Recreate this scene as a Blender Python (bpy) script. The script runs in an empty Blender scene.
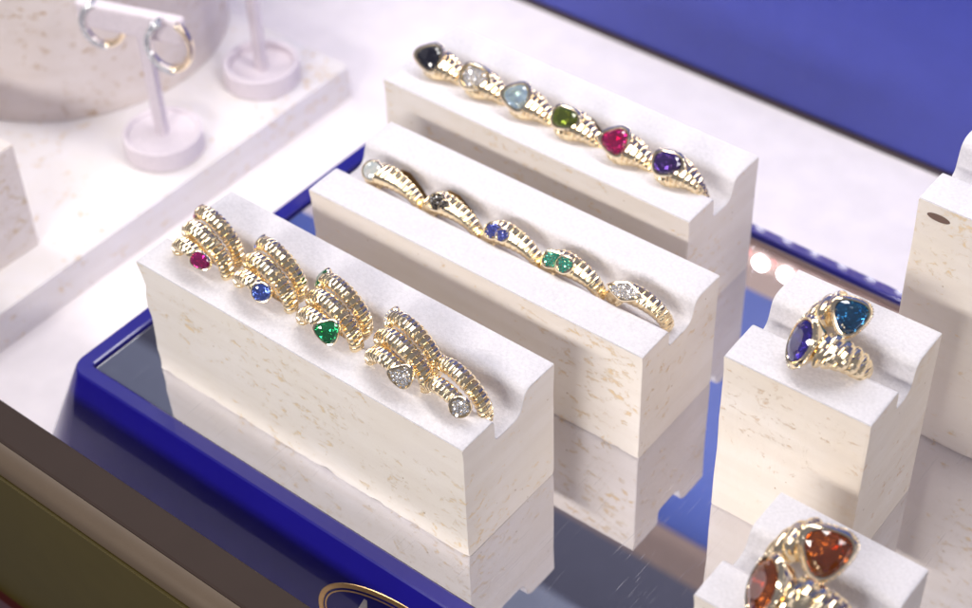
import bpy, math, random
from mathutils import Vector, Matrix, noise
R = math.radians
U = 0.035                                   # one drawing unit = 35 mm, scene in metres
sc = bpy.context.scene
C = sc.collection
random.seed(7)

# ------------------------------------------------------------------ helpers
def V(*a): return Vector(a)

class MB:
    """collects verts / faces in drawing units"""
    def __init__(s): s.v = []; s.f = []
    def add(s, vs, fs):
        o = len(s.v); s.v += [tuple(p) for p in vs]; s.f += [tuple(i + o for i in f) for f in fs]
    def box(s, x0, x1, y0, y1, z0, z1):
        s.add([(x0,y0,z0),(x1,y0,z0),(x1,y1,z0),(x0,y1,z0),(x0,y0,z1),(x1,y0,z1),(x1,y1,z1),(x0,y1,z1)],
              [(0,3,2,1),(4,5,6,7),(0,1,5,4),(1,2,6,5),(2,3,7,6),(3,0,4,7)])
    def loft(s, loops, closed=True, cap0=False, cap1=False):
        n = len(loops[0]); vs = [p for l in loops for p in l]; fs = []
        m = n if closed else n - 1
        for i in range(len(loops) - 1):
            for j in range(m):
                k = (j + 1) % n
                fs.append((i*n + j, i*n + k, (i+1)*n + k, (i+1)*n + j))
        if cap0: fs.append(tuple(range(n))[::-1])
        if cap1: fs.append(tuple((len(loops)-1)*n + j for j in range(n)))
        s.add(vs, fs)

def obj(name, mb, mat, parent=None, loc=None, rot=None, smooth=None, bevel=0, bseg=2):
    me = bpy.data.meshes.new(name)
    me.from_pydata([(x*U, y*U, z*U) for x, y, z in mb.v], [], mb.f)
    me.validate(); me.update()
    import bmesh
    bm = bmesh.new(); bm.from_mesh(me)
    bmesh.ops.recalc_face_normals(bm, faces=bm.faces)
    if bevel:
        es = [e for e in bm.edges if len(e.link_faces) == 2 and e.calc_face_angle(0) > R(30)]
        bmesh.ops.bevel(bm, geom=es, offset=bevel*U, segments=bseg, profile=.6, affect='EDGES', clamp_overlap=True)
    bm.to_mesh(me); bm.free()
    me.materials.append(mat)
    o = bpy.data.objects.new(name, me); C.objects.link(o)
    if smooth is not None:
        for p in me.polygons: p.use_smooth = True
        if smooth < 180:
            try: me.set_sharp_from_angle(angle=R(smooth))
            except Exception: pass
    if parent: o.parent = parent
    if loc: o.location = Vector(loc) * U
    if rot: o.rotation_euler = rot
    return o

def tag(o, label=None, cat=None, group=None, kind=None):
    if label: o['label'] = label
    if cat: o['category'] = cat
    if group: o['group'] = group
    if kind: o['kind'] = kind
    return o

def empty(name, loc, label, cat, group=None, rot=(0, 0, 0)):
    o = bpy.data.objects.new(name, None); C.objects.link(o)
    o.location = Vector(loc) * U; o.rotation_euler = rot
    o.empty_display_size = .01
    return tag(o, label, cat, group)

# ------------------------------------------------------------------ materials
def newmat(name):
    m = bpy.data.materials.new(name); m.use_nodes = True
    nt = m.node_tree; b = nt.nodes['Principled BSDF']
    return m, nt, b
def N(nt, t, **k):
    n = nt.nodes.new(t)
    for a, v in k.items():
        if a in n.inputs: n.inputs[a].default_value = v
        else: setattr(n, a, v)
    return n
def L(nt, a, b): nt.links.new(a, b)
def coords(nt, sx=1, sy=1, sz=1, rnd=True, rot=(0,0,0)):
    tc = N(nt, 'ShaderNodeTexCoord'); mp = N(nt, 'ShaderNodeMapping')
    mp.inputs['Scale'].default_value = (sx/U, sy/U, sz/U); mp.inputs['Rotation'].default_value = rot
    L(nt, tc.outputs['Object'], mp.inputs['Vector'])
    if rnd:
        oi = N(nt, 'ShaderNodeObjectInfo'); ml = N(nt, 'ShaderNodeMath', operation='MULTIPLY'); ml.inputs[1].default_value = 41.7
        L(nt, oi.outputs['Random'], ml.inputs[0])
        cb = N(nt, 'ShaderNodeCombineXYZ')
        for i in range(3): L(nt, ml.outputs[0], cb.inputs[i])
        L(nt, cb.outputs[0], mp.inputs['Location'])
    return mp.outputs[0]
def ramp(nt, fac, stops):
    r = N(nt, 'ShaderNodeValToRGB'); e = r.color_ramp.elements
    while len(e) < len(stops): e.new(.5)
    for x, (p, c) in zip(e, stops): x.position = p; x.color = (*c, 1) if len(c) == 3 else c
    L(nt, fac, r.inputs[0]); return r.outputs[0]
def mixc(nt, fac, a, b, blend='MIX'):
    m = N(nt, 'ShaderNodeMix', data_type='RGBA', blend_type=blend)
    if isinstance(fac, (int, float)): m.inputs[0].default_value = fac
    else: L(nt, fac, m.inputs[0])
    for s, v in ((6, a), (7, b)):
        if isinstance(v, tuple): m.inputs[s].default_value = (*v, 1)
        else: L(nt, v, m.inputs[s])
    return m.outputs[2]

def travertine(name, base, warm, pit, amount=.60, dense=.0, stain=None, pit_amt=.66):
    m, nt, b = newmat(name)
    v = coords(nt, 1, 1, 1)
    cloud = N(nt, 'ShaderNodeTexNoise', Scale=1.6, Detail=6.0, Roughness=.6); L(nt, v, cloud.inputs['Vector'])
    col = mixc(nt, ramp(nt, cloud.outputs[0], [(.35, (0,0,0)), (.68, (1,1,1))]), base, warm)
    # faint bedding bands
    vb = coords(nt, .5, .5, 5)
    band = N(nt, 'ShaderNodeTexNoise', Scale=1.4, Detail=4.0); L(nt, vb, band.inputs['Vector'])
    col = mixc(nt, ramp(nt, band.outputs[0], [(.42, (0,0,0)), (.62, (.45,.45,.45))]), col, (base[0]*.90, base[1]*.87, base[2]*.83))
    # voids, stretched along the bedding
    vp = coords(nt, 8.0, 8.0, 13.0, rot=(0, R(7), 0))
    p1 = N(nt, 'ShaderNodeTexNoise', Scale=1.0, Detail=8.0, Roughness=.72, Distortion=.5); L(nt, vp, p1.inputs['Vector'])
    reg = N(nt, 'ShaderNodeTexNoise', Scale=1.3, Detail=2.0); L(nt, v, reg.inputs['Vector'])
    ad = N(nt, 'ShaderNodeMath', operation='MULTIPLY_ADD'); ad.inputs[1].default_value = .32; L(nt, reg.outputs[0], ad.inputs[0]); L(nt, p1.outputs[0], ad.inputs[2])
    t0 = amount + .178 - dense
    pits = ramp(nt, ad.outputs[0], [(t0, (0,0,0)), (t0 + .075, (1,1,1))])
    vf = coords(nt, 16, 16, 28)
    p2 = N(nt, 'ShaderNodeTexNoise', Scale=1.0, Detail=3.0, Roughness=.6); L(nt, vf, p2.inputs['Vector'])
    frag = ramp(nt, p2.outputs[0], [(.40, (0,0,0)), (.56, (1,1,1))])
    mask = N(nt, 'ShaderNodeMath', operation='MULTIPLY'); L(nt, pits, mask.inputs[0]); L(nt, frag, mask.inputs[1])
    tone = mixc(nt, p2.outputs[0], (pit[0]*.88, pit[1]*.82, pit[2]*.7), (pit[0]*1.3, pit[1]*1.3, pit[2]*1.5))
    mm = N(nt, 'ShaderNodeMath', operation='MULTIPLY'); L(nt, mask.outputs[0], mm.inputs[0]); mm.inputs[1].default_value = pit_amt
    col = mixc(nt, mm.outputs[0], col, tone)
    # few tiny dark pinholes
    vo = N(nt, 'ShaderNodeTexVoronoi', Scale=7.0); L(nt, v, vo.inputs['Vector'])
    pin = ramp(nt, vo.outputs['Distance'], [(.035, (1,1,1)), (.07, (0,0,0))])
    pk = N(nt, 'ShaderNodeMath', operation='MULTIPLY'); L(nt, pin, pk.inputs[0]); L(nt, frag, pk.inputs[1])
    col = mixc(nt, pk.outputs[0], col, (.42, .31, .20))
    if stain:
        vs_ = N(nt, 'ShaderNodeTexNoise', Scale=2.2, Detail=5.0, Roughness=.7); L(nt, v, vs_.inputs['Vector'])
        col = mixc(nt, ramp(nt, vs_.outputs[0], [(.60, (0,0,0)), (.80, (.7,.7,.7))]), col, stain)
    L(nt, col, b.inputs['Base Color'])
    b.inputs['Roughness'].default_value = .62; b.inputs['Specular IOR Level'].default_value = .35
    bp = N(nt, 'ShaderNodeBump', Strength=.45, Distance=.010*U); bp.invert = True
    L(nt, mask.outputs[0], bp.inputs['Height'])
    fine = N(nt, 'ShaderNodeTexNoise', Scale=26.0, Detail=4.0); L(nt, v, fine.inputs['Vector'])
    b2 = N(nt, 'ShaderNodeBump', Strength=.35, Distance=.006*U); L(nt, fine.outputs[0], b2.inputs['Height']); L(nt, bp.outputs[0], b2.inputs['Normal'])
    L(nt, b2.outputs[0], b.inputs['Normal'])
    return m

STONE = travertine('travertine', (.84,.785,.735), (.81,.745,.66), (.70,.51,.22), dense=.046)
STONE2 = travertine('travertine_pitted', (.83,.775,.73), (.79,.72,.64), (.64,.45,.18), dense=.048)
STONE3 = travertine('travertine_warm', (.83,.765,.70), (.80,.71,.60), (.60,.40,.20), dense=.016, stain=(.72,.57,.38))
SLAB = travertine('travertine_pale', (.80,.77,.80), (.78,.74,.72), (.62,.46,.25), dense=.05, pit_amt=.85)

def suede(name, col):
    m, nt, b = newmat(name)
    v = coords(nt)
    n1 = N(nt, 'ShaderNodeTexNoise', Scale=42.0, Detail=4.0, Roughness=.7); L(nt, v, n1.inputs['Vector'])
    n2 = N(nt, 'ShaderNodeTexNoise', Scale=2.5, Detail=4.0); L(nt, v, n2.inputs['Vector'])
    c = mixc(nt, ramp(nt, n1.outputs[0], [(.36, (0,0,0)), (.66, (1,1,1))]), tuple(x*.88 for x in col), tuple(min(1, x*1.04) for x in col))
    c = mixc(nt, ramp(nt, n2.outputs[0], [(.40, (0,0,0)), (.70, (.35,.35,.35))]), c, tuple(x*.93 for x in col))
    L(nt, c, b.inputs['Base Color'])
    b.inputs['Roughness'].default_value = .95; b.inputs['Specular IOR Level'].default_value = .1
    b.inputs['Sheen Weight'].default_value = .25; b.inputs['Sheen Roughness'].default_value = .5
    bp = N(nt, 'ShaderNodeBump', Strength=.55, Distance=.010*U); L(nt, n1.outputs[0], bp.inputs['Height']); L(nt, bp.outputs[0], b.inputs['Normal'])
    return m
SUEDE = suede('lilac_suede', (.665,.642,.675))
STANDM = suede('blush_suede', (.76,.69,.74))

def plain(name, col, rough=.5, metal=0, coat=0, bump=0, bscale=10, spec=.5, croug=.05):
    m, nt, b = newmat(name)
    v = coords(nt)
    n1 = N(nt, 'ShaderNodeTexNoise', Scale=3.0, Detail=4.0); L(nt, v, n1.inputs['Vector'])
    c = mixc(nt, ramp(nt, n1.outputs[0], [(.35, (0,0,0)), (.7, (1,1,1))]), tuple(x*.96 for x in col), tuple(min(1, x*1.03) for x in col))
    L(nt, c, b.inputs['Base Color'])
    b.inputs['Roughness'].default_value = rough; b.inputs['Metallic'].default_value = metal
    b.inputs['Coat Weight'].default_value = coat; b.inputs['Coat Roughness'].default_value = croug
    b.inputs['Specular IOR Level'].default_value = spec
    if bump:
        n2 = N(nt, 'ShaderNodeTexNoise', Scale=float(bscale), Detail=3.0); L(nt, v, n2.inputs['Vector'])
        bp = N(nt, 'ShaderNodeBump', Strength=.5, Distance=bump*U); L(nt, n2.outputs[0], bp.inputs['Height']); L(nt, bp.outputs[0], b.inputs['Normal'])
    return m
COUNTER = plain('counter_white', (.94,.885,.89), .45, bump=.002, bscale=30)
BLUE = plain('blue_lacquer', (.008,.005,.21), .30, coat=.8, bump=.003, bscale=9)
WALLB = plain('blue_leatherette', (.045,.060,.36), .42, bump=.004, bscale=40, spec=.6)
WALLU = plain('blue_panel', (.045,.085,.36), .6)
BROWN = plain('brown_housing', (.36,.26,.22), .5)
NAVY = plain('dark_navy_panel', (.12,.125,.19), .5)
GREYP = plain('grey_blue_panel', (.42,.47,.62), .6)
BRASS = plain('aged_brass', (.032,.020,.016), .55, metal=.0, spec=.15, bump=.003, bscale=6)
BRASSD = plain('olive_brass', (.060,.044,.008), .5, metal=.1, spec=.2)
DARKRED = plain('dark_red_wood', (.05,.006,.006), .4)
GAPM = plain('black_gap', (.02,.015,.02), .6)

def gold(name, col, rough):
    m, nt, b = newmat(name)
    v = coords(nt)
    n1 = N(nt, 'ShaderNodeTexNoise', Scale=30.0, Detail=3.0); L(nt, v, n1.inputs['Vector'])
    c = mixc(nt, n1.outputs[0], col, (min(1, col[0]*1.04), col[1]*.95, col[2]*.82))
    L(nt, c, b.inputs['Base Color']); b.inputs['Metallic'].default_value = 1
    rr = N(nt, 'ShaderNodeMapRange'); rr.inputs[3].default_value = rough*.7; rr.inputs[4].default_value = rough*1.5
    L(nt, n1.outputs[0], rr.inputs[0]); L(nt, rr.outputs[0], b.inputs['Roughness'])
    return m
GOLD = gold('pale_gold', (.96,.84,.60), .12)
GOLDB = gold('bright_gold', (.96,.86,.66), .10)
GOLDY = gold('logo_gold', (.85,.58,.28), .3)
BRONZE = gold('bronze_sheet', (.24,.17,.09), .28)

def gem(name, col, trans=.82, rough=.02, ior=1.7, emis=0):
    m, nt, b = newmat(name)
    v = coords(nt)
    n1 = N(nt, 'ShaderNodeTexVoronoi', Scale=16.0); L(nt, v, n1.inputs['Vector'])
    c = mixc(nt, ramp(nt, n1.outputs['Color'], [(.2, (0,0,0)), (.9, (1,1,1))]), col, tuple(min(1, x*1.25 + .02) for x in col))
    L(nt, c, b.inputs['Base Color'])
    b.inputs['Transmission Weight'].default_value = trans; b.inputs['Roughness'].default_value = rough; b.inputs['IOR'].default_value = ior
    b.inputs['Coat Weight'].default_value = .6; b.inputs['Coat Roughness'].default_value = .02
    return m
G = dict(
    ruby=gem('ruby', (.48,.012,.20)), pink=gem('rubellite', (.46,.004,.15)), violet=gem('amethyst', (.085,.035,.25)),
    tanz=gem('tanzanite', (.045,.025,.33)), saph=gem('sapphire', (.10,.17,.62)), teal=gem('blue_topaz', (.014,.13,.30)),
    aqua=gem('aquamarine', (.62,.78,.98), trans=.82, ior=1.75), green=gem('emerald', (.005,.30,.10)), olive=gem('peridot', (.15,.20,.015)),
    black=gem('onyx', (.004,.004,.010), trans=0, rough=.06), white=gem('diamond', (.80,.90,.93), trans=.6, ior=2.2),
    amber=gem('citrine', (.38,.085,.006)), pave=gem('pave_diamond', (.92,.92,1.0), trans=.25, rough=.05, ior=2.2),
    bluep=gem('pave_sapphire', (.05,.08,.50), trans=.2), greenp=gem('pave_emerald', (.02,.38,.24), trans=.2), blackp=gem('pave_black', (.02,.015,.015), trans=0))

def pave_mat(name, col, met=.55):
    m, nt, b = newmat(name)
    b.inputs['Base Color'].default_value = (*col, 1); b.inputs['Metallic'].default_value = met; b.inputs['Roughness'].default_value = .10
    b.inputs['Coat Weight'].default_value = .8; b.inputs['Coat Roughness'].default_value = .03
    v = coords(nt); n1 = N(nt, 'ShaderNodeTexVoronoi', Scale=60.0); L(nt, v, n1.inputs['Vector'])
    L(nt, mixc(nt, n1.outputs['Color'], tuple(x*.7 for x in col), tuple(min(1, x*1.3 + .03) for x in col)), b.inputs['Base Color'])
    return m
G['pave'] = pave_mat('pave_white', (.86,.87,.95), .75); G['bluep'] = pave_mat('pave_blue', (.05,.08,.42)); G['greenp'] = pave_mat('pave_green', (.03,.36,.26)); G['blackp'] = pave_mat('pave_dark', (.02,.015,.015), .2)

def mirror_mat():
    m, nt, b = newmat('mirror')
    b.inputs['Metallic'].default_value = 1
    v = coords(nt, rnd=False)
    big = N(nt, 'ShaderNodeTexNoise', Scale=1.2, Detail=4.0); L(nt, v, big.inputs['Vector'])
    tot = None
    for k, (ang, w, l, th) in enumerate([(20, 120, 2.2, .715), (-48, 140, 2.6, .72), (75, 110, 2.4, .722), (-12, 150, 1.8, .722), (50, 130, 2.0, .725)]):
        vv = coords(nt, w, l, 1, rnd=False, rot=(0, 0, R(ang)))
        n = N(nt, 'ShaderNodeTexNoise', Scale=1.0, Detail=1.5, Roughness=.5, Distortion=.6); n.inputs['Vector'].default_value = (0,0,0)
        L(nt, vv, n.inputs['Vector'])
        r = ramp(nt, n.outputs[0], [(th, (0,0,0)), (th + .02, (1,1,1))])
        if tot is None: tot = r
        else:
            x = N(nt, 'ShaderNodeMath', operation='MAXIMUM'); L(nt, tot, x.inputs[0]); L(nt, r, x.inputs[1]); tot = x.outputs[0]
    gt = N(nt, 'ShaderNodeTexNoise', Scale=2.6, Detail=2.0); L(nt, v, gt.inputs['Vector'])
    gm_ = N(nt, 'ShaderNodeMath', operation='MULTIPLY'); L(nt, tot, gm_.inputs[0]); L(nt, ramp(nt, gt.outputs[0], [(.40, (.15,.15,.15)), (.56, (1,1,1))]), gm_.inputs[1]); tot = gm_.outputs[0]
    c = mixc(nt, big.outputs[0], (.74,.74,.80), (.80,.79,.84))
    L(nt, c, b.inputs['Base Color'])
    mr = N(nt, 'ShaderNodeMapRange'); mr.inputs[3].default_value = .012; mr.inputs[4].default_value = .12
    L(nt, tot, mr.inputs[0]); L(nt, mr.outputs[0], b.inputs['Roughness'])
    d = N(nt, 'ShaderNodeBsdfDiffuse'); d.inputs[0].default_value = (.75,.75,.85,1)
    mx = N(nt, 'ShaderNodeMixShader'); sf = N(nt, 'ShaderNodeMath', operation='MULTIPLY_ADD'); sf.inputs[1].default_value = .19; sf.inputs[2].default_value = .018
    L(nt, tot, sf.inputs[0]); L(nt, sf.outputs[0], mx.inputs[0]); L(nt, b.outputs[0], mx.inputs[1]); L(nt, d.outputs[0], mx.inputs[2])
    L(nt, mx.outputs[0], nt.nodes['Material Output'].inputs[0])
    return m
MIRROR = mirror_mat()

def emit(name, col, s):
    m = bpy.data.materials.new(name); m.use_nodes = True; nt = m.node_tree; nt.nodes.clear()
    e = N(nt, 'ShaderNodeEmission'); e.inputs[0].default_value = (*col, 1); e.inputs[1].default_value = s
    o = N(nt, 'ShaderNodeOutputMaterial'); L(nt, e.outputs[0], o.inputs[0]); return m
LEDW = emit('led_white', (1, .97, .96), 30)
LEDP = emit('led_pink', (1, .40, .36), 2.0)

# ------------------------------------------------------------------ setting
mb = MB(); mb.box(-14, 13, -1.05, 6.9, -1.25, -1.0)
tag(obj('display_counter', mb, COUNTER), kind='structure')
# back of the display case: blue upholstered panel with trims (only its reflection shows higher up)
t = empty('case_back_panel', (0, 6.9, -1), 'blue upholstered back panel of the display case behind the counter', 'panel')
def part_box(name, p, mat, x0, x1, y0, y1, z0, z1, bevel=0):
    m_ = MB(); m_.box(x0, x1, y0, y1, z0, z1); return obj(name, m_, mat, p, bevel=bevel)
part_box('upholstered_panel', t, WALLB, -14, 13, 0.02, .35, 0.05, 3.3, .03)
part_box('skirting', t, plain('dark_skirting', (.06,.04,.05), .6), -14, 13, -.015, .3, 0.0, 0.05)
part_box('lamp_rail', t, BROWN, -14, 13, 0.0, .35, 3.3, 4.55, .04)
part_box('upper_panel', t, WALLU, -14, 13, .02, .35, 4.55, 9.3)
part_box('cornice', t, BROWN, -14, 13, 0.0, .35, 9.3, 10.2)
part_box('top_panel', t, NAVY, -14, 13, .03, .35, 10.2, 12.2)
part_box('mirror_fill_panel', t, GREYP, -14, 13, 0.0, .35, 12.2, 15.5)  # unseen panel, raised and lightened so its reflection fills the mirror's dark corner
# row of small lamps on the rail
def disc(mb, c, r, axis='y', n=16, th=.03):
    l0 = []; l1 = []
    for i in range(n):
        a = 2*math.pi*i/n
        l0.append((c[0] + r*math.cos(a), c[1], c[2] + r*math.sin(a))); l1.append((c[0] + r*math.cos(a), c[1] - th, c[2] + r*math.sin(a)))
    mb.loft([l0, l1], cap0=True, cap1=True)
ls = empty('led_strip', (0, 6.9, 2.98), 'row of small round white lamps glowing on the rear rail, reflected in tray rim', 'lamp strip')
part_box('housing', ls, BROWN, -2.2, 6.3, -.08, 0.0, -.14, .14)
for i in range(26):
    x = -1.9 + i*.31
    m_ = MB(); disc(m_, (x, -.08, .02), .075); obj('led', m_, LEDW, ls)
    m_ = MB(); disc(m_, (x + .14, -.08, -.05), .035); obj('led', m_, LEDP, ls)

part_box('housing', ls, BROWN, -2.2, 6.3, -.08, 0.0, -.52, -.33)
for i in range(24):
    m_ = MB(); disc(m_, (-1.5 + i*.33, -.08, -.42), .042); obj('led', m_, LEDW, ls)
    m_ = MB(); disc(m_, (-1.5 + i*.33 + .13, -.08, -.42), .03); obj('led', m_, LEDP, ls)

# front rail of the case (foreground, bottom left)
t = empty('case_front_rail', (0, -1.12, -1.0), 'brown brass front rail of the glass case, blurred at lower left', 'rail')
X0, X1 = -9, 12
m_ = MB()
prof = [(0, 0), (0, 1.29), (-.01, 1.30), (-.26, 1.30), (-.28, 1.295)]
m_.loft([[(X0, y, z) for y, z in prof + [(-.28, 0)]], [(X1, y, z) for y, z in prof + [(-.28, 0)]]], cap0=True, cap1=True)
obj('rail_cap', m_, BRASS, t)
part_box('bounce_strip', t, COUNTER, X0, X1, .002, .03, .002, .55)  # unseen pale strip added so the tray's front face reflects something light
m_ = MB(); pr = [(-.283, 0), (-.283, 1.29), (-.36, 1.28), (-.41, 1.24), (-.43, 1.2), (-.43, 0)]
m_.loft([[(X0, y, z) for y, z in pr], [(X1, y, z) for y, z in pr]], cap0=True, cap1=True)
obj('edge_moulding', m_, plain('polished_moulding', (.10,.072,.05), .45, metal=.1, spec=.3), t, smooth=40)
part_box('fascia', t, BRASSD, X0, X1, -.46, -.433, -.62, 1.16)
part_box('lower_fascia', t, DARKRED, X0, X1, -.52, -.40, -2.4, -.62)

# ------------------------------------------------------------------ blue mirrored tray
def rrect(x0, x1, y0, y1, r, z, n=16):
    pts = []
    for cx, cy, a0 in ((x1-r, y1-r, 0), (x0+r, y1-r, 90), (x0+r, y0+r, 180), (x1-r, y0+r, 270)):
        for i in range(n + 1):
            a = R(a0 + 90*i/n); pts.append((cx + r*math.cos(a), cy + r*math.sin(a), z))
    return pts
TX0, TX1, TY0, TY1 = -.55, 8.2, -.43, 4.185
tray = empty('mirrored_tray', (0, 0, -1), 'glossy cobalt blue tray with a mirrored top holding the jewelry blocks', 'tray')
m_ = MB()
def tl(o, z, r=.14): return rrect(TX0 - o, TX1 + o, TY0 - o*.9, TY1 + o*.7, max(.01, r + o), z + 1)
loops = [tl(-.30, -.98), tl(.46, -1.0), tl(.475, -.98), tl(.020, .012), tl(.012, .024), tl(-.002, .036), tl(-.115, .036, .16), tl(-.127, .030, .16), tl(-.13, .018, .16), tl(-.13, -.04, .16)]
m_.loft(loops)
obj('tray_body', m_, BLUE, tray, smooth=12)
m_ = MB(); m_.loft([tl(-.127, -.03, .16), tl(-.127, -.014, .16)], cap0=True, cap1=True); obj('seal', m_, GAPM, tray)
m_ = MB(); m_.loft([tl(-.150, -.013, .16), tl(-.150, -.0005, .16)], cap0=True, cap1=True); obj('mirror', m_, MIRROR, tray)
# oval emblem on the sloping front face
fn = V(0, -(.98-.035), .44*.9).normalized()
fo = V(0, TY0 - .035*.9, -.035); fd = V(0, -.44*.9, -.945).normalized()
def face_pt(x, s, h): return V(x, 0, 1) + fo + fd*s + fn*h + V(0, 0, 0)
def oval(mb, cx, cs, a, b_, w, h0, h1, n=72, tilt=0):
    lo = []
    for i in range(n):
        t_ = 2*math.pi*i/n; c_, s_ = math.cos(t_), math.sin(t_)
        lo.append([face_pt(cx + (a+dx)*c_, cs + (b_+dx)*s_, h) for dx, h in ((w, h0), (w*.8, h1), (-w*.8, h1), (-w, h0))])
    lo.append(lo[0]); mb.loft(lo, closed=False)
em = MB(); oval(em, 3.04, .45, .80, .33, .022, .003, .010); oval(em, 3.04, .45, .755, .285, .006, .003, .006)
obj('oval_emblem', em, GOLDY, tray)
em = MB()
for x in (2.60,):
    pts = [face_pt(x - .075, .50, .004), face_pt(x, .25, .004), face_pt(x + .028, .25, .004), face_pt(x + .10, .50, .004), face_pt(x + .06, .50, .004), face_pt(x + .01, .32, .004), face_pt(x - .045, .50, .004)]
    up = [p + fn*.004 for p in pts]; em.loft([pts, up], cap0=True, cap1=True)
obj('emblem_mark', em, plain('emblem_silver', (.75,.72,.68), .3, metal=.5), tray)

# ------------------------------------------------------------------ travertine blocks with suede tops
def arc(cx, cz, r, a0, a1, n): return [(cx + r*math.cos(R(a0 + (a1-a0)*i/n)), cz + r*math.sin(R(a0 + (a1-a0)*i/n))) for i in range(n + 1)]
def top_profile(D, h1, h2, hg, yl, yw):
    """open (y,z) line over the top from the front edge to the back edge"""
    p = [(0, h1)]
    p += [(y, h1) for y in (yl*.35, yl*.7)]
    p += arc(yl - .035, h1 - .035, .035, 90, 10, 5)
    p += [(yl + .004, hg + .03), (yl + .022, hg + .004), (yl + .05, hg)]
    # concave foot then convex shoulder
    foot = min(.10, (h2-hg)*.45); rr = min(.085, (h2-hg)*.42)
    p += [(yw - .05 - foot, hg)]
    p += [(yw - .05 - foot + foot*math.sin(R(a)), hg + foot*(1 - math.cos(R(a)))) for a in (25, 45, 62, 78)]
    p += arc(yw - .035 + rr, h2 - rr, rr, 172, 90, 7)
    p += [(yw + (D - yw)*.6, h2), (D, h2)]
    return p
def block(name, x0, y0, th, Ln, D, h1, h2, hg, yl, yw, mat, label, group, rough_left=.0, seed=1, cat='jewelry block', z0=0):
    t = empty(name, (x0, y0, z0), label, cat, group, (0, 0, th))
    top = top_profile(D, h1 - .016, h2 - .016, hg - .016, yl, yw)
    ch = .014
    side = [(D, h2*.75), (D, h2*.5), (D, h2*.25), (D, .05), (D - .003, ch), (D - ch, 0), (ch, 0), (.003, ch), (0, .05)]
    side += [(0, h1*f) for f in (.12, .2, .3, .4, .5, .6, .7, .8, .9)]
    ring = top + side
    nt_ = len(top)
    xs = [0, .006, .02] + [Ln*i/64 for i in range(1, 64)] + [Ln - .02, Ln - .006, Ln]
    loops = []
    for k, x in enumerate(xs):
        lp = []
        for j, (y, z) in enumerate(ring):
            px, py, pz = x, y, z
            e = 0
            if j >= nt_:                                     # sides only
                nz = noise.noise(V(x*3.1 + seed*7.3, y*2 + seed, z*6))
                nz2 = noise.noise(V(x*17 + seed*3, y*5, z*19 + seed))
                if y < .02: py += max(0, nz2)*.010 + abs(nz)*.004
                elif y > D - .02: py -= max(0, nz2)*.010
                if z < .03:                                   # chipped foot edge
                    c_ = max(0, noise.noise(V(x*6 + seed*11, y*3, 0)) - .12)*.035
                    pz += c_*.5 if z <= .015 else 0
                    py += c_*.8 if y < .02 else (-c_*.8 if y > D - .02 else 0)
            if x <= .02 and rough_left:                       # broken left edge
                w = noise.noise(V(seed*5, y*1.5, z*5))*.5 + .5*noise.noise(V(seed, y*4, z*14)) + .25*noise.noise(V(seed, y*9, z*31))
                fall = min(1, (h1 - z)/.12) if j >= nt_ else 0
                px += rough_left*(.55 + w)*max(0, fall)
            ed = .006 if (k == 0 or k == len(xs)-1) else (.002 if (k == 1 or k == len(xs)-2) else 0)
            yc, zc = D/2, h1/2
            if j >= nt_: py += ed if py < yc else -ed
            lp.append((px, py, pz))
        loops.append(lp)
    # keep station order on the broken side
    for j in range(len(ring)):
        m0 = max(loops[0][j][0], loops[1][j][0], loops[2][j][0])
        for k in range(3, 8):
            x_, y_, z_ = loops[k][j]
            if x_ < m0 + .004*k: loops[k][j] = (m0 + .004*k, y_, z_)
    m_ = MB(); m_.loft(loops, cap0=True, cap1=True)
    obj('stone_block', m_, mat, t, smooth=35)
    # suede sheet
    tp = top_profile(D, h1, h2, hg, yl, yw)
    e = .004
    loops = []
    n = len(tp)
    lowp = top_profile(D, h1 - .013, h2 - .013, hg - .013, yl, yw)
    for x in [.001, .008] + [Ln*i/30 for i in range(1, 30)] + [Ln - .008, Ln - .001]:
        d = 0.005 if x in (.001, Ln - .001) else 0
        w = .003*noise.noise(V(x*2.5 + seed, 3, seed))
        up = [(x, min(max(y, e*.5 + (.004 if i == 0 else 0)), D - e*.5), z - d - (.005 if i in (0, n-1) else 0) + (w if 0 < i < n-1 else 0)) for i, (y, z) in enumerate(tp)]
        dn = [(x, min(max(y, e*.5), D - e*.5), z) for (y, z) in lowp[::-1]]
        loops.append(up + dn)
    m_ = MB(); m_.loft(loops, cap0=True, cap1=True)
    obj('suede_pad', m_, SUEDE, t, smooth=50)
    return t

GB = 'travertine blocks with suede tops'
B1 = (0, 0, 0, 3.098, 1.0, 1.134, 1.138, .936, .335, .689)
B2 = (.402, 1.431, .011, 3.109, .993, 1.067, 1.108, .909, .336, .695)
B3 = (-.004, 2.784, -.001, 3.019, .971, 1.144, 1.144, .957, .339, .654)
B4 = (4.166, 1.431, .023, 1.076, .96, 1.513, 1.569, 1.333, .379, .64)
B5 = (4.935, -.045, .008, 1.04, 1.01, 1.12, 1.12, .93, .34, .67)
B6 = (4.69, 2.92, .0, 2.6, .97, 2.127, 2.25, 1.96, .34, .60)
block('display_block', *B1, STONE, 'front travertine block carrying five coiled snake rings, with a chipped left edge', GB, .055, 1)
block('display_block', *B2, STONE2, 'middle travertine block with strongly pitted end face, holding five slim gold rings', GB, .015, 2)
block('display_block', *B3, STONE2, 'rear travertine block holding six gold signet rings with large coloured gems', GB, .012, 3)
block('display_block', *B4, STONE3, 'short tall travertine block holding the blue and violet two-gem ring', GB, .008, 4)
block('display_block', *B5, STONE3, 'short travertine block at the bottom edge holding the orange citrine ring', GB, .008, 5)
block('display_block', *B6, STONE, 'tallest travertine block, empty, at the right edge of the tray', GB, .006, 6)
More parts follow.
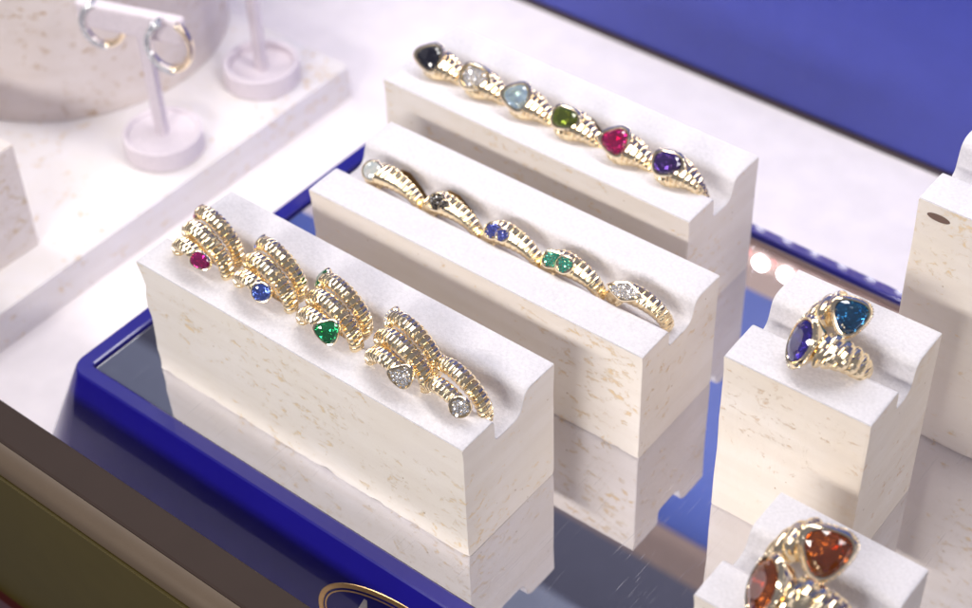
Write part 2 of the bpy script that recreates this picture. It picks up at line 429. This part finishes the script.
# oval hole near the top of the tall block
m_ = MB(); l0 = []; l1 = []
for i in range(24):
    a = 2*math.pi*i/24; l0.append((.075*math.cos(a), 0, .024*math.sin(a))); l1.append((.085*math.cos(a), .003, .03*math.sin(a)))
m_.loft([l1, l0], cap0=False, cap1=True)
b6 = [o for o in C.objects if o.name.startswith('display_block')][-1]
ho = obj('hole', m_, plain('hole_brown', (.16,.10,.08), .8), b6, loc=(.16, -.004, 2.02))

# ------------------------------------------------------------------ jewelry builders
def superell(a, n=.7):
    c, s = math.cos(a), math.sin(a)
    return math.copysign(abs(c)**n, c), math.copysign(abs(s)**n, s)
def ribbed(path, half_w, half_t, T0, T1, ribs, depth=.16, slant=0.0, K=14, sub=6, sq=.75, pw=.5, center=None):
    """band along path(t)->(P, radial, axial); half_w / half_t functions of t; angles in degrees"""
    n = ribs*sub; m_ = MB(); loops = []
    for i in range(n + 1):
        t = T0 + (T1 - T0)*i/n
        P, er, ea = path(t); w = half_w(t); h = half_t(t); lp = []
        for k in range(K):
            c, s = superell(2*math.pi*k/K, sq)
            ph = i/sub + slant*(s)
            g = abs(math.sin(math.pi*ph))**pw
            f = 1 - depth*(1 - g)*(1 if c > -.3 else .3)
            lp.append(P + er*(c*h*f) + ea*(s*w*(1 - depth*.7*(1-g))))
        loops.append(lp)
    m_.loft(loops, cap0=True, cap1=True)
    return m_
def ringpath(Rad, y0=0, pitch=0, ref=0, zs=1.0):
    def f(t):
        a = R(t); er = V(math.sin(a), 0, math.cos(a)); P = V(er.x*Rad, y0 + pitch*(t - ref)/360, er.z*Rad*zs)
        return P, V(er.x*zs, 0, er.z).normalized(), V(0, 1, 0)
    return f

def outline(kind, n=24):
    pts = []
    for i in range(n):
        a = 2*math.pi*i/n
        if kind == 'round': r = 1
        elif kind == 'oval': r = 1/math.sqrt((math.cos(a)/1.25)**2 + (math.sin(a)/.9)**2)
        elif kind == 'trillion': r = 1.0 + .115*math.cos(3*a) + .01*math.cos(6*a)
        elif kind == 'pear': r = .92 + .20*math.cos(a) + .10*math.cos(2*a) + .08*math.cos(3*a)
        elif kind == 'marquise':
            r = 1.5/((abs(math.cos(a))**1.3 + abs(1.9*math.sin(a))**1.3)**(1/1.3))
        elif kind == 'hex':
            b_ = ((a + math.pi/6) % (math.pi/3)) - math.pi/6; r = 1/math.cos(b_)*.95; r *= 1 + .15*math.cos(2*a)
        pts.append((r*math.cos(a), r*math.sin(a)))
    return pts
def head(parent, c, nrm, xdir, kind, size, gm, depth=.8, wall=.24, pave=0, metal=None, spin=0, beads=False, label=None):
    metal = metal or GOLDB
    n = Vector(nrm).normalized(); x = Vector(xdir); x = (x - n*x.dot(n)).normalized(); y = n.cross(x)
    if spin:
        q = Matrix.Rotation(R(spin), 3, n); x = q @ x; y = q @ y
    c = Vector(c); ol = outline(kind, 36)
    def lp(s, h): return [c + x*(u*size*s) + y*(v*size*s) + n*(h*size) for u, v in ol]
    m_ = MB()
    w = wall
    m_.loft([lp(.50, -depth*1.25), lp(.86, -depth), lp(.98 + w*.4, -depth*.55), lp(1.02 + w, -.22), lp(1.04 + w, -.12), lp(1 + w, -.03), lp(1 + w*.55, .07), lp(1.0 + w*.15, .05), lp(.985, -.06), lp(.86, -.42), lp(.4, -depth*.95)], cap0=True, cap1=True)
    bz = obj('bezel', m_, metal, parent, smooth=35)
    if beads:                                   # milgrain edge
        m_ = MB(); nb = 56; oo = outline(kind, nb)
        for u, v in oo:
            p = c + x*(u*size*(1.06 + w)) + y*(v*size*(1.06 + w)) - n*(.02*size); add_oct(m_, p - n*(.06*size), n, x, y, size*.05)
        obj('milgrain', m_, metal, bz)
    if not pave:
        m_ = MB(); ng = 16 if kind != 'hex' else 12; og = outline(kind, ng)
        def gp(s, h, rot=0.0, o_=None):
            res = []
            for i in range(ng):
                a = og[i]; b_ = og[(i+1) % ng]
                u, v = (a[0]*(1-rot) + b_[0]*rot, a[1]*(1-rot) + b_[1]*rot)
                res.append(c + x*(u*size*s) + y*(v*size*s) + n*(h*size))
            return res
        g0 = gp(1.0, 0.0); g1 = gp(1.0, .05); c1 = gp(.84, .17, .5); tb = gp(.56, .25); pv = gp(.62, -.34, .5); ap = gp(.12, -.62)
        vs = g0 + g1 + c1 + tb + pv + ap; f = []
        def tri(A, B, off):
            for i in range(ng):
                j = (i+1) % ng
                f.append((A+i, A+j, B+i)); f.append((B+i, A+j, B+j)) if off else f.append((B+i, A+j, B+j))
        for i in range(ng): j = (i+1) % ng; f.append((i, j, ng+j, ng+i))
        tri(ng, 2*ng, 1)
        for i in range(ng):
            j = (i+1) % ng; f.append((2*ng+i, 2*ng+j, 3*ng+j)); f.append((2*ng+i, 3*ng+j, 3*ng+i))
        f.append(tuple(3*ng+i for i in range(ng)))
        for i in range(ng):
            j = (i+1) % ng; f.append((i, 4*ng+i, j)); f.append((4*ng+i, 4*ng+j, j))
            f.append((4*ng+i, 5*ng+i, 5*ng+j)); f.append((4*ng+i, 5*ng+j, 4*ng+j))
        f.append(tuple(5*ng+i for i in range(ng))[::-1])
        m_.add(vs, f)
        g_ = obj('gemstone', m_, gm, parent)
    else:
        m_ = MB(); st = 2.0/pave; rr = st*.50
        pts = []
        k = 0
        yy = -1.2
        while yy < 1.2:
            xx = -1.6 + (k % 2)*st/2
            while xx < 1.6:
                a = math.atan2(yy, xx); rad = math.hypot(xx, yy)
                i = int((a % (2*math.pi))/(2*math.pi)*36) % 36; lim = math.hypot(*ol[i])
                if rad < lim - rr*.4: pts.append((xx, yy))
                xx += st
            yy += st*.87; k += 1
        for u, v in pts:
            nn = (n + x*random.uniform(-.38, .38) + y*random.uniform(-.38, .38)).normalized(); xx_ = nn.orthogonal().normalized(); add_oct(m_, c + x*(u*size) + y*(v*size) + n*(.0*size), nn, xx_, nn.cross(xx_), size*rr*random.uniform(.92, 1.08), 6)
        # plate the stones sit in
        g_ = obj('gemstones', m_, gm, parent)
        m2 = MB(); m2.loft([lp(.985, -.12), lp(.98, -.08)], cap0=True, cap1=True); obj('setting_plate', m2, metal, parent)
    if label: g_['label'] = label
    return bz
def add_oct(m_, p, n, x, y, r, k=6):
    a0 = random.random()*3
    ring = [p + (x*math.cos(a0 + 2*math.pi*i/k) + y*math.sin(a0 + 2*math.pi*i/k))*r for i in range(k)]
    tp = [p + (x*math.cos(a0 + 2*math.pi*(i+.5)/k) + y*math.sin(a0 + 2*math.pi*(i+.5)/k))*r*.55 + n*r*.6 for i in range(k)]
    vs = ring + tp + [p - n*r*.8]
    f = []
    for i in range(k):
        j = (i+1) % k; f += [(i, j, k+i), (j, k+j, k+i), (j, i, 2*k)]
    f.append(tuple(k+i for i in range(k)))
    m_.add(vs, f)

# ------------------------------------------------------------------ row 1: coiled tubogas rings
G1 = 'coiled snake rings on the front block'
CAMV = V(.49, -.50, .71)
def snake(cx, cy, cz, label, kind, gm, s=.105, pave=0, turns=2.0, a0=9, a_end=-54, w=.068, pitch=.156, Rad=.255, yaw=-7, kind2=None, gl=None):
    t = empty('coiled_ring', (cx, cy, cz), label, 'ring', G1, (R(5), 0, R(yaw)))
    T0, T1 = a0, -360*turns + a_end
    span = abs(T1 - T0); y_front = -pitch*(turns - a0/360. + a0/360.)/2 - .02
    base_path = ringpath(Rad, y_front, -pitch, T0, .72)
    def path(tt):
        P, er, ea = base_path(tt); P.x -= .48*P.y; return P, er, ea
    def taper(x): return 1
    ribs = int(span*math.pi/180*Rad/.046)
    def hw(tt): 
        q = (tt - T0)/(T1 - T0); return w*(.86 + .14*min(1, min(q, 1-q)*6))*(.90 + .10*math.cos(R(tt + 25)))
    def ht(tt): return hw(tt)*.72
    obj('coiled_band', ribbed(path, hw, ht, T0, T1, ribs, depth=.24, K=10, sub=6, sq=.85, pw=.38), GOLD, t)
    for tt, sg in ((T0, 1), (T1, -1)):
        P, er, ea = path(tt); a = R(tt); tan = V(math.cos(a), 0, -math.sin(a))*sg
        if sg == 1: nr = (tan*.50 + er*.55 + V(0, -.62, 0)); off = tan*s*.55 + V(0, -.012, 0)
        else: nr = V(-.62, -.38, .62); off = tan*s*.45 + V(0, 0, .01)
        head(t, P + off + nr.normalized()*s*.25, nr, V(1, 0, -.3), kind if sg == 1 else (kind2 or kind), s*(1 if sg == 1 else .92), gm, depth=1.0, wall=.20, pave=pave, spin=(200 if kind == 'trillion' else 0), label=gl)
    return t
CZ = 1.165
snake(.40, .38, CZ, 'coiled gold ring with a magenta ruby at its ends, leftmost on the front block', 'pear', G['ruby'], .068, gl='faceted magenta ruby')
snake(1.01, .40, CZ, 'coiled gold ring ending in round blue sapphires on the front block', 'round', G['saph'], .064, gl='round blue sapphire')
snake(1.64, .39, CZ, 'coiled gold ring ending in triangular green emeralds on the front block', 'trillion', G['green'], .078, gl='triangular green emerald')
snake(2.29, .38, CZ, 'coiled gold ring with triangular diamond pave ends and three wraps', 'trillion', G['pave'], .074, pave=5, a0=16, gl='tiny white pave diamonds')
snake(2.77, .36, CZ - .06, 'coiled gold ring with diamond pave ends and only two wraps, rightmost on front block', 'round', G['pave'], .066, pave=5, turns=1.05, a0=18, pitch=.165, w=.068, a_end=-40, gl='tiny white pave diamonds')

# ------------------------------------------------------------------ row 2: slim rings
G2 = 'slim gold rings on the middle block'
def slim(cx, cy, cz, label, heads, th=-35, Rad=.245, w0=.054, w1=.098, rot=0, tilt=10, both=False):
    t = empty('slim_ring', (cx, cy + .011*cx, cz), label, 'ring', G2, (R(tilt), R(rot), R(-3)))
    def bump(tt):
        d = ((tt - th + 180) % 360) - 180
        return math.exp(-(d/62.)**2)
    hw = lambda tt: w0 + (w1 - w0)*bump(tt)
    ht = lambda tt: .034 + .028*bump(tt)
    obj('ribbed_band', ribbed(ringpath(Rad, zs=.62), hw, ht, th, th + 360, 30, depth=.20, K=12, sub=6, sq=.62, pw=.42, slant=.12), GOLD, t)
    for (ang, yo, kind, s, gm, pv, gl, lift) in heads:
        a = R(ang); er = V(math.sin(a), 0, math.cos(a)); P = V(er.x*(Rad + .02 + lift), yo, er.z*(Rad*.62 + .035 + lift))
        nr = V(.22, -.42, .80); P = P + V(0, -.02, .01) + nr.normalized()*s*.25
        head(t, P, nr, V(math.cos(a), 0, -math.sin(a)), kind, s, gm, depth=.5, wall=.22, pave=pv, label=gl)
    return t
y2 = 1.431 + .45
C2 = [.90, 1.47, 2.04, 2.60, 3.17]
slim(C2[0], y2, .965, 'slim gold ring with one small pale round diamond, leftmost on the middle block', [(-42, -.01, 'round', .072, G['white'], 0, 'pale round diamond', .02)])
slim(C2[1], y2, .965, 'slim gold ring with a dark black pave tip, second on the middle block', [(-20, -.02, 'round', .062, G['blackp'], 5, 'black pave stones', .012), (-4, -.02, 'round', .035, G['blackp'], 3, 'black pave stones', .010)], th=-30)
slim(C2[2], y2, .965, 'slim gold ring with two small blue pave tips, third on the middle block', [(-26, -.03, 'round', .058, G['bluep'], 6, 'blue pave stones', .015), (-5, -.035, 'round', .046, G['bluep'], 5, 'blue pave stones', .012)], th=-25)
slim(C2[3], y2, .965, 'slim gold ring with two teal green pave tips, fourth on the middle block', [(-34, -.03, 'pear', .070, G['greenp'], 6, 'green pave stones', .018), (-4, -.03, 'round', .058, G['greenp'], 5, 'green pave stones', .015)], th=-25)
slim(C2[4], y2 + .02, .965, 'slim gold ring with a marquise white diamond, rightmost on the middle block', [(-16, -.03, 'marquise', .078, G['pave'], 8, 'marquise cluster of white diamonds', .02)], th=-18, w1=.075)

# ------------------------------------------------------------------ row 3: signet rings
G3 = 'gem signet rings on the rear block'
def signet(cx, cy, cz, label, kind, gm, s=.094, pave=0, gl=None, th=-20, spin=0):
    t = empty('signet_ring', (cx, cy, cz), label, 'ring', G3, (R(14), 0, R(-3)))
    Rad = .208
    def bump(tt):
        d = ((tt - th + 180) % 360) - 180
        return math.exp(-(d/58.)**2)
    hw = lambda tt: .030 + .110*bump(tt)
    ht = lambda tt: .030 + .055*bump(tt)
    obj('ribbed_band', ribbed(ringpath(Rad), hw, ht, th + 1, th + 359, 32, depth=.20, K=14, sub=6, sq=.75, pw=.5, slant=.22), GOLD, t)
    a = R(th); er = V(math.sin(a), 0, math.cos(a)); tn = V(math.cos(a), 0, -math.sin(a))
    nr = V(.30, -.42, .75)
    head(t, er*(Rad + .132) + V(0, -.05, 0), nr, tn, kind, s, gm, depth=.95, wall=.33, pave=pave, spin=spin, label=gl)
    return t
y3 = 2.784 + .385
C3 = [.41, .85, 1.31, 1.76, 2.27, 2.72]
signet(C3[0], y3, 1.03, 'gold signet ring with a black onyx, leftmost on the rear block', 'trillion', G['black'], gl='polished black stone', spin=60)
signet(C3[1], y3, 1.03, 'gold signet ring paved with white diamonds, second on the rear block', 'pear', G['pave'], s=.106, pave=7, gl='white pave diamonds')
signet(C3[2], y3, 1.03, 'gold signet ring with a pale icy blue gem, third on the rear block', 'trillion', G['aqua'], gl='pale icy blue gem', spin=60)
signet(C3[3], y3, 1.03, 'gold signet ring with an olive green gem, fourth on the rear block', 'pear', G['olive'], gl='olive green gem')
signet(C3[4], y3, 1.03, 'gold signet ring with a hot pink gem, fifth on the rear block', 'trillion', G['pink'], gl='hot pink gem', spin=60)
signet(C3[5], y3, 1.03, 'gold signet ring with a deep purple gem, rightmost on the rear block', 'pear', G['violet'], s=.100, gl='deep purple gem', spin=10)

# ------------------------------------------------------------------ two-gem bypass rings
def bypass(cx, cy, cz, label, g1, g2, k=1.0, yaw=0, gl1=None, gl2=None, s1=.122, s2=.106):
    t = empty('bypass_ring', (cx, cy, cz), label, 'ring', 'large two-gem bypass rings', (R(6), 0, R(yaw)))
    Rad = .235*k; T0, T1 = -4, 347
    def path(tt):
        a = R(tt); er = V(math.sin(a), 0, math.cos(a)); q = (tt - T0)/(T1 - T0)
        yy = (-.185*math.exp(-((tt - T0)/70.)**2) + .185*math.exp(-((T1 - tt)/70.)**2))*k
        return er*Rad + V(0, yy, 0), er, V(0, 1, 0)
    def e(tt):
        if not T0 + 7 < tt < T1 - 7: return .55 if (T0 + 3 < tt < T1 - 3) else .1
        q = (tt - T0)/(T1 - T0); return abs(2*q - 1)**1.3
    obj('ribbed_band', ribbed(path, lambda tt: k*(.058 + .095*e(tt)), lambda tt: k*(.036 + .060*e(tt)), T0, T1, 22, depth=.26, K=18, sub=8, sq=.8, pw=.5, slant=.42), GOLD, t)
    for tt, gm, nr, kd, s, sp, gl in ((T0, g1, V(-.62, -.62, .48), 'oval', s1*k, 75, gl1), (T1, g2, V(.52, -.50, .62), 'trillion', s2*k, 40, gl2)):
        P, er, ea = path(tt); a = R(tt); tan = V(math.cos(a), 0, -math.sin(a))*(-1 if tt == T0 else 1)
        head(t, P + tan*s*(.45 if tt == T0 else .40) + nr.normalized()*s*.62 + V(0, 0, .01 if tt == T0 else -.03), nr, V(1, 0, 0), kd, s, gm, depth=1.0, wall=.26, spin=sp, beads=True, label=gl)
    return t
bypass(4.72, 1.88, 1.50, 'large gold bypass ring with one teal blue and one violet gem', G['tanz'], G['teal'], 1.0, 0, 'violet blue gem', 'teal blue gem')
bypass(5.46, .36, 1.11, 'large gold bypass ring with two orange brown citrines at the bottom edge', G['amber'], G['amber'], 1.12, 0, 'orange brown citrine', 'large orange brown citrine', s1=.125, s2=.122)

# ------------------------------------------------------------------ thin bronze tags in the grooves
def wedge(x, y, z, ln, h, label, yaw=0):
    m_ = MB(); pts = [(0, 0), (ln, -.04), (ln, -.01), (ln*.6, h*.55), (ln*.25, h*.92), (0, h*.85)]
    m_.loft([[(a, 0, b_) for a, b_ in pts], [(a, .008, b_) for a, b_ in pts]], cap0=True, cap1=True)
    o = obj('bronze_tag', m_, BRONZE, None, loc=(x, y, z), rot=(R(-24), R(6), R(yaw)))
    tag(o, label, 'tag', 'thin bronze tags tucked in the grooves')
wedge(.80, 1.431 + .575, .95, .36, .135, 'bronze tag leaning in the groove behind the first two slim rings')
wedge(1.27, 1.431 + .575, .95, .42, .155, 'bronze tag leaning in the groove behind the black-tipped slim ring')
wedge(2.42, 1.431 + .575, .95, .26, .12, 'small bronze tag in the groove behind the green-tipped slim ring')
wedge(1.60, 2.784 + .545, 1.01, .32, .15, 'bronze tag leaning in the groove behind the olive green signet ring')

# ------------------------------------------------------------------ upper left: slab, drum, block, earring stands
SX1, SY1, SZ = -2.10, 4.50, -.61
m_ = MB(); m_.box(-9, SX1, -.98, SY1, -1.0, SZ)
tag(obj('travertine_slab', m_, SLAB, bevel=.012), 'long pale travertine slab under the earring stands at the left', 'slab')
m_ = MB(); n = 96; rr = 1.64; lo = []
for z, r_ in ((0, rr - .012), (.012, rr), (1.85, rr), (1.875, rr - .03)):
    lo.append([(r_*math.cos(2*math.pi*i/n), r_*math.sin(2*math.pi*i/n), z) for i in range(n)])
m_.loft(lo, cap0=True, cap1=True)
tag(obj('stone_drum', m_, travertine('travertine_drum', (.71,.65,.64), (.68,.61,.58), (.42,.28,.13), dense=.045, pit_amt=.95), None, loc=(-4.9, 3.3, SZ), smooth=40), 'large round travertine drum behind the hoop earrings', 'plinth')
m_ = MB(); m_.box(-2.2, 0, -1.6, 0, 0, 1.13)
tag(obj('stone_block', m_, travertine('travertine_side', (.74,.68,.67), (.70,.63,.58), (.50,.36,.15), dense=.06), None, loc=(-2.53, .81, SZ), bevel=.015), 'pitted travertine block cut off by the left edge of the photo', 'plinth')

def stand(x, y, label, zt, half=0.0, yaw=0, rec=.19):
    t = empty('earring_stand', (x, y, SZ), label, 'jewelry stand', 'suede earring stands on the slab', (0, 0, R(yaw)))
    n = 48
    def cl(r_, z): return [(r_*math.cos(2*math.pi*i/n), r_*math.sin(2*math.pi*i/n), z) for i in range(n)]
    m_ = MB(); m_.loft([cl(.365, 0), cl(.38, .012), cl(.38, .205), cl(.37, .215), cl(.335, .215), cl(.325, .205), cl(.325, rec)], cap0=True, cap1=True)
    obj('base', m_, STANDM, t, smooth=40)
    m_ = MB(); pr_ = [(.055, .045), (-.055, .045), (-.055, -.045), (.055, -.045)]
    m_.loft([[(a, b_, .12) for a, b_ in pr_], [(a, b_, zt) for a, b_ in pr_]], cap0=True, cap1=True)
    obj('post', m_, STANDM, t, bevel=.015)
    if half:
        m_ = MB(); m_.box(-half*1.5, half, -.062, .062, zt - .13, zt + .14)
        obj('crossbar', m_, STANDM, t, bevel=.05, bseg=4)
    return t
s1 = stand(-2.62, 2.46, 'short blush suede T stand holding two diamond hoop earrings', 1.42, .43, yaw=18)
s2 = stand(-2.65, 3.83, 'blush suede stand with a tall square post, behind the hoop earrings stand', 2.6, .6, rec=.12)

def hoop(loc, label, rx, rz, yaw, open0, open1):
    t = empty('hoop_earring', loc, label, 'earring', 'diamond and gold hoop earrings', (0, 0, R(yaw)))
    # angle 0 = top, growing clockwise seen from the front; gold half then pave half
    def P(a, s=1): return V(math.sin(R(a))*rx*s, 0, math.cos(R(a))*rz*s)
    def tube(a0, a1, w, th):
        m_ = MB(); lo = []; n = 40
        for i in range(n + 1):
            a = a0 + (a1-a0)*i/n; er = P(a).normalized(); c_ = P(a); lp = []
            for k in range(10):
                cc, ss = superell(2*math.pi*k/10, .8); lp.append(c_ + er*cc*th + V(0, 1, 0)*ss*w)
            lo.append(lp)
        m_.loft(lo, cap0=True, cap1=True); return m_
    obj('gold_half', tube(open0, 190, .050, .028), GOLDB, t, smooth=60)
    ph = obj('pave_half', tube(190, open1, .036, .020), gold('white_gold', (.85,.83,.85), .12), t, smooth=60)
    m_ = MB(); k = 0; a = 186
    while a < open1 - 2:
        for yy in (-.024, .024):
            er = P(a).normalized(); x_ = V(0, 1, 0); y_ = er.cross(x_); add_oct(m_, P(a) + er*.026 + V(0, yy, 0), er, x_, y_, .034)
            add_oct(m_, P(a + 3) + V(0, -.040, 0), V(0, -1, 0), er, y_, .022)
        a += 11
    obj('diamonds', m_, G['pave'], ph)
    return t
hoop((-2.99, 2.33, .73), 'left hoop earring, half diamonds and half gold, on the short stand', .180, .215, 34, 85, 345)
hoop((-2.27, 2.46, .71), 'right hoop earring, half diamonds and half gold, near the end of the crossbar', .185, .245, 34, 25, 345)

# ------------------------------------------------------------------ camera
cam = bpy.data.cameras.new('Camera'); co = bpy.data.objects.new('Camera', cam); C.objects.link(co)
f, ox, oy, oz, yaw, pit, rol = 1751.1745, 8.1648, -5.7489, 9.6811, -.6975, .7571, -.0372
fw = V(math.sin(yaw)*math.cos(pit), math.cos(yaw)*math.cos(pit), -math.sin(pit))
r0 = fw.cross(V(0, 0, 1)).normalized(); u0 = r0.cross(fw)
r1 = r0*math.cos(rol) + u0*math.sin(rol); u1 = -r0*math.sin(rol) + u0*math.cos(rol)
M = Matrix((r1, u1, -fw)).transposed().to_4x4(); M.translation = V(ox, oy, oz)*U
co.matrix_world = M
cam.sensor_width = 36; cam.lens = f*36/972
cam.clip_start = .005; cam.clip_end = 20
cam.dof.use_dof = True; cam.dof.focus_distance = 12.0*U; cam.dof.aperture_fstop = cam.lens*.001/(.145*U)
sc.camera = co

# ------------------------------------------------------------------ light: overhead LED panel, front key, added side fills, dim room
def area(name, loc, target, sx, sy, power, col):
    l = bpy.data.lights.new(name, 'AREA'); l.shape = 'RECTANGLE'; l.size = sx*U; l.size_y = sy*U; l.energy = power; l.color = col
    o = bpy.data.objects.new(name, l); C.objects.link(o); o.location = V(*loc)*U
    d = (V(*target) - V(*loc)); o.rotation_euler = d.to_track_quat('-Z', 'Y').to_euler(); return o
area('overhead_lamp', (1.5, 3.8, 9.0), (1.5, 2.8, 0), 13, 1.5, .86, (1, .965, .93))
area('front_lamp', (3.2, -10.5, 7.4), (2.2, 1.0, .6), 8, 1.5, 1.60, (1, .955, .90))
area('left_fill', (-6.5, 1.0, 9.0), (-3.0, 2.2, 0), 2.0, 5, .42, (1, .965, .97))  # added fill that brightens the slab, not an actual lamp
area('right_fill', (11.5, 1.0, 7.5), (4.0, 1.5, 0), 1.2, 5, .16, (1, .95, .97))  # added side fill from the right, stands for no actual lamp
w = bpy.data.worlds.new('World'); sc.world = w; w.use_nodes = True
w.node_tree.nodes['Background'].inputs[0].default_value = (.34, .34, .42, 1); w.node_tree.nodes['Background'].inputs[1].default_value = .5

sc.view_settings.view_transform = 'Standard'; sc.view_settings.look = 'None'
sc.view_settings.exposure = .17; sc.view_settings.gamma = 1
sc.render.engine = 'CYCLES'
sc.cycles.max_bounces = 12; sc.cycles.glossy_bounces = 6; sc.cycles.transmission_bounces = 8
sc.cycles.caustics_reflective = True; sc.cycles.blur_glossy = .3
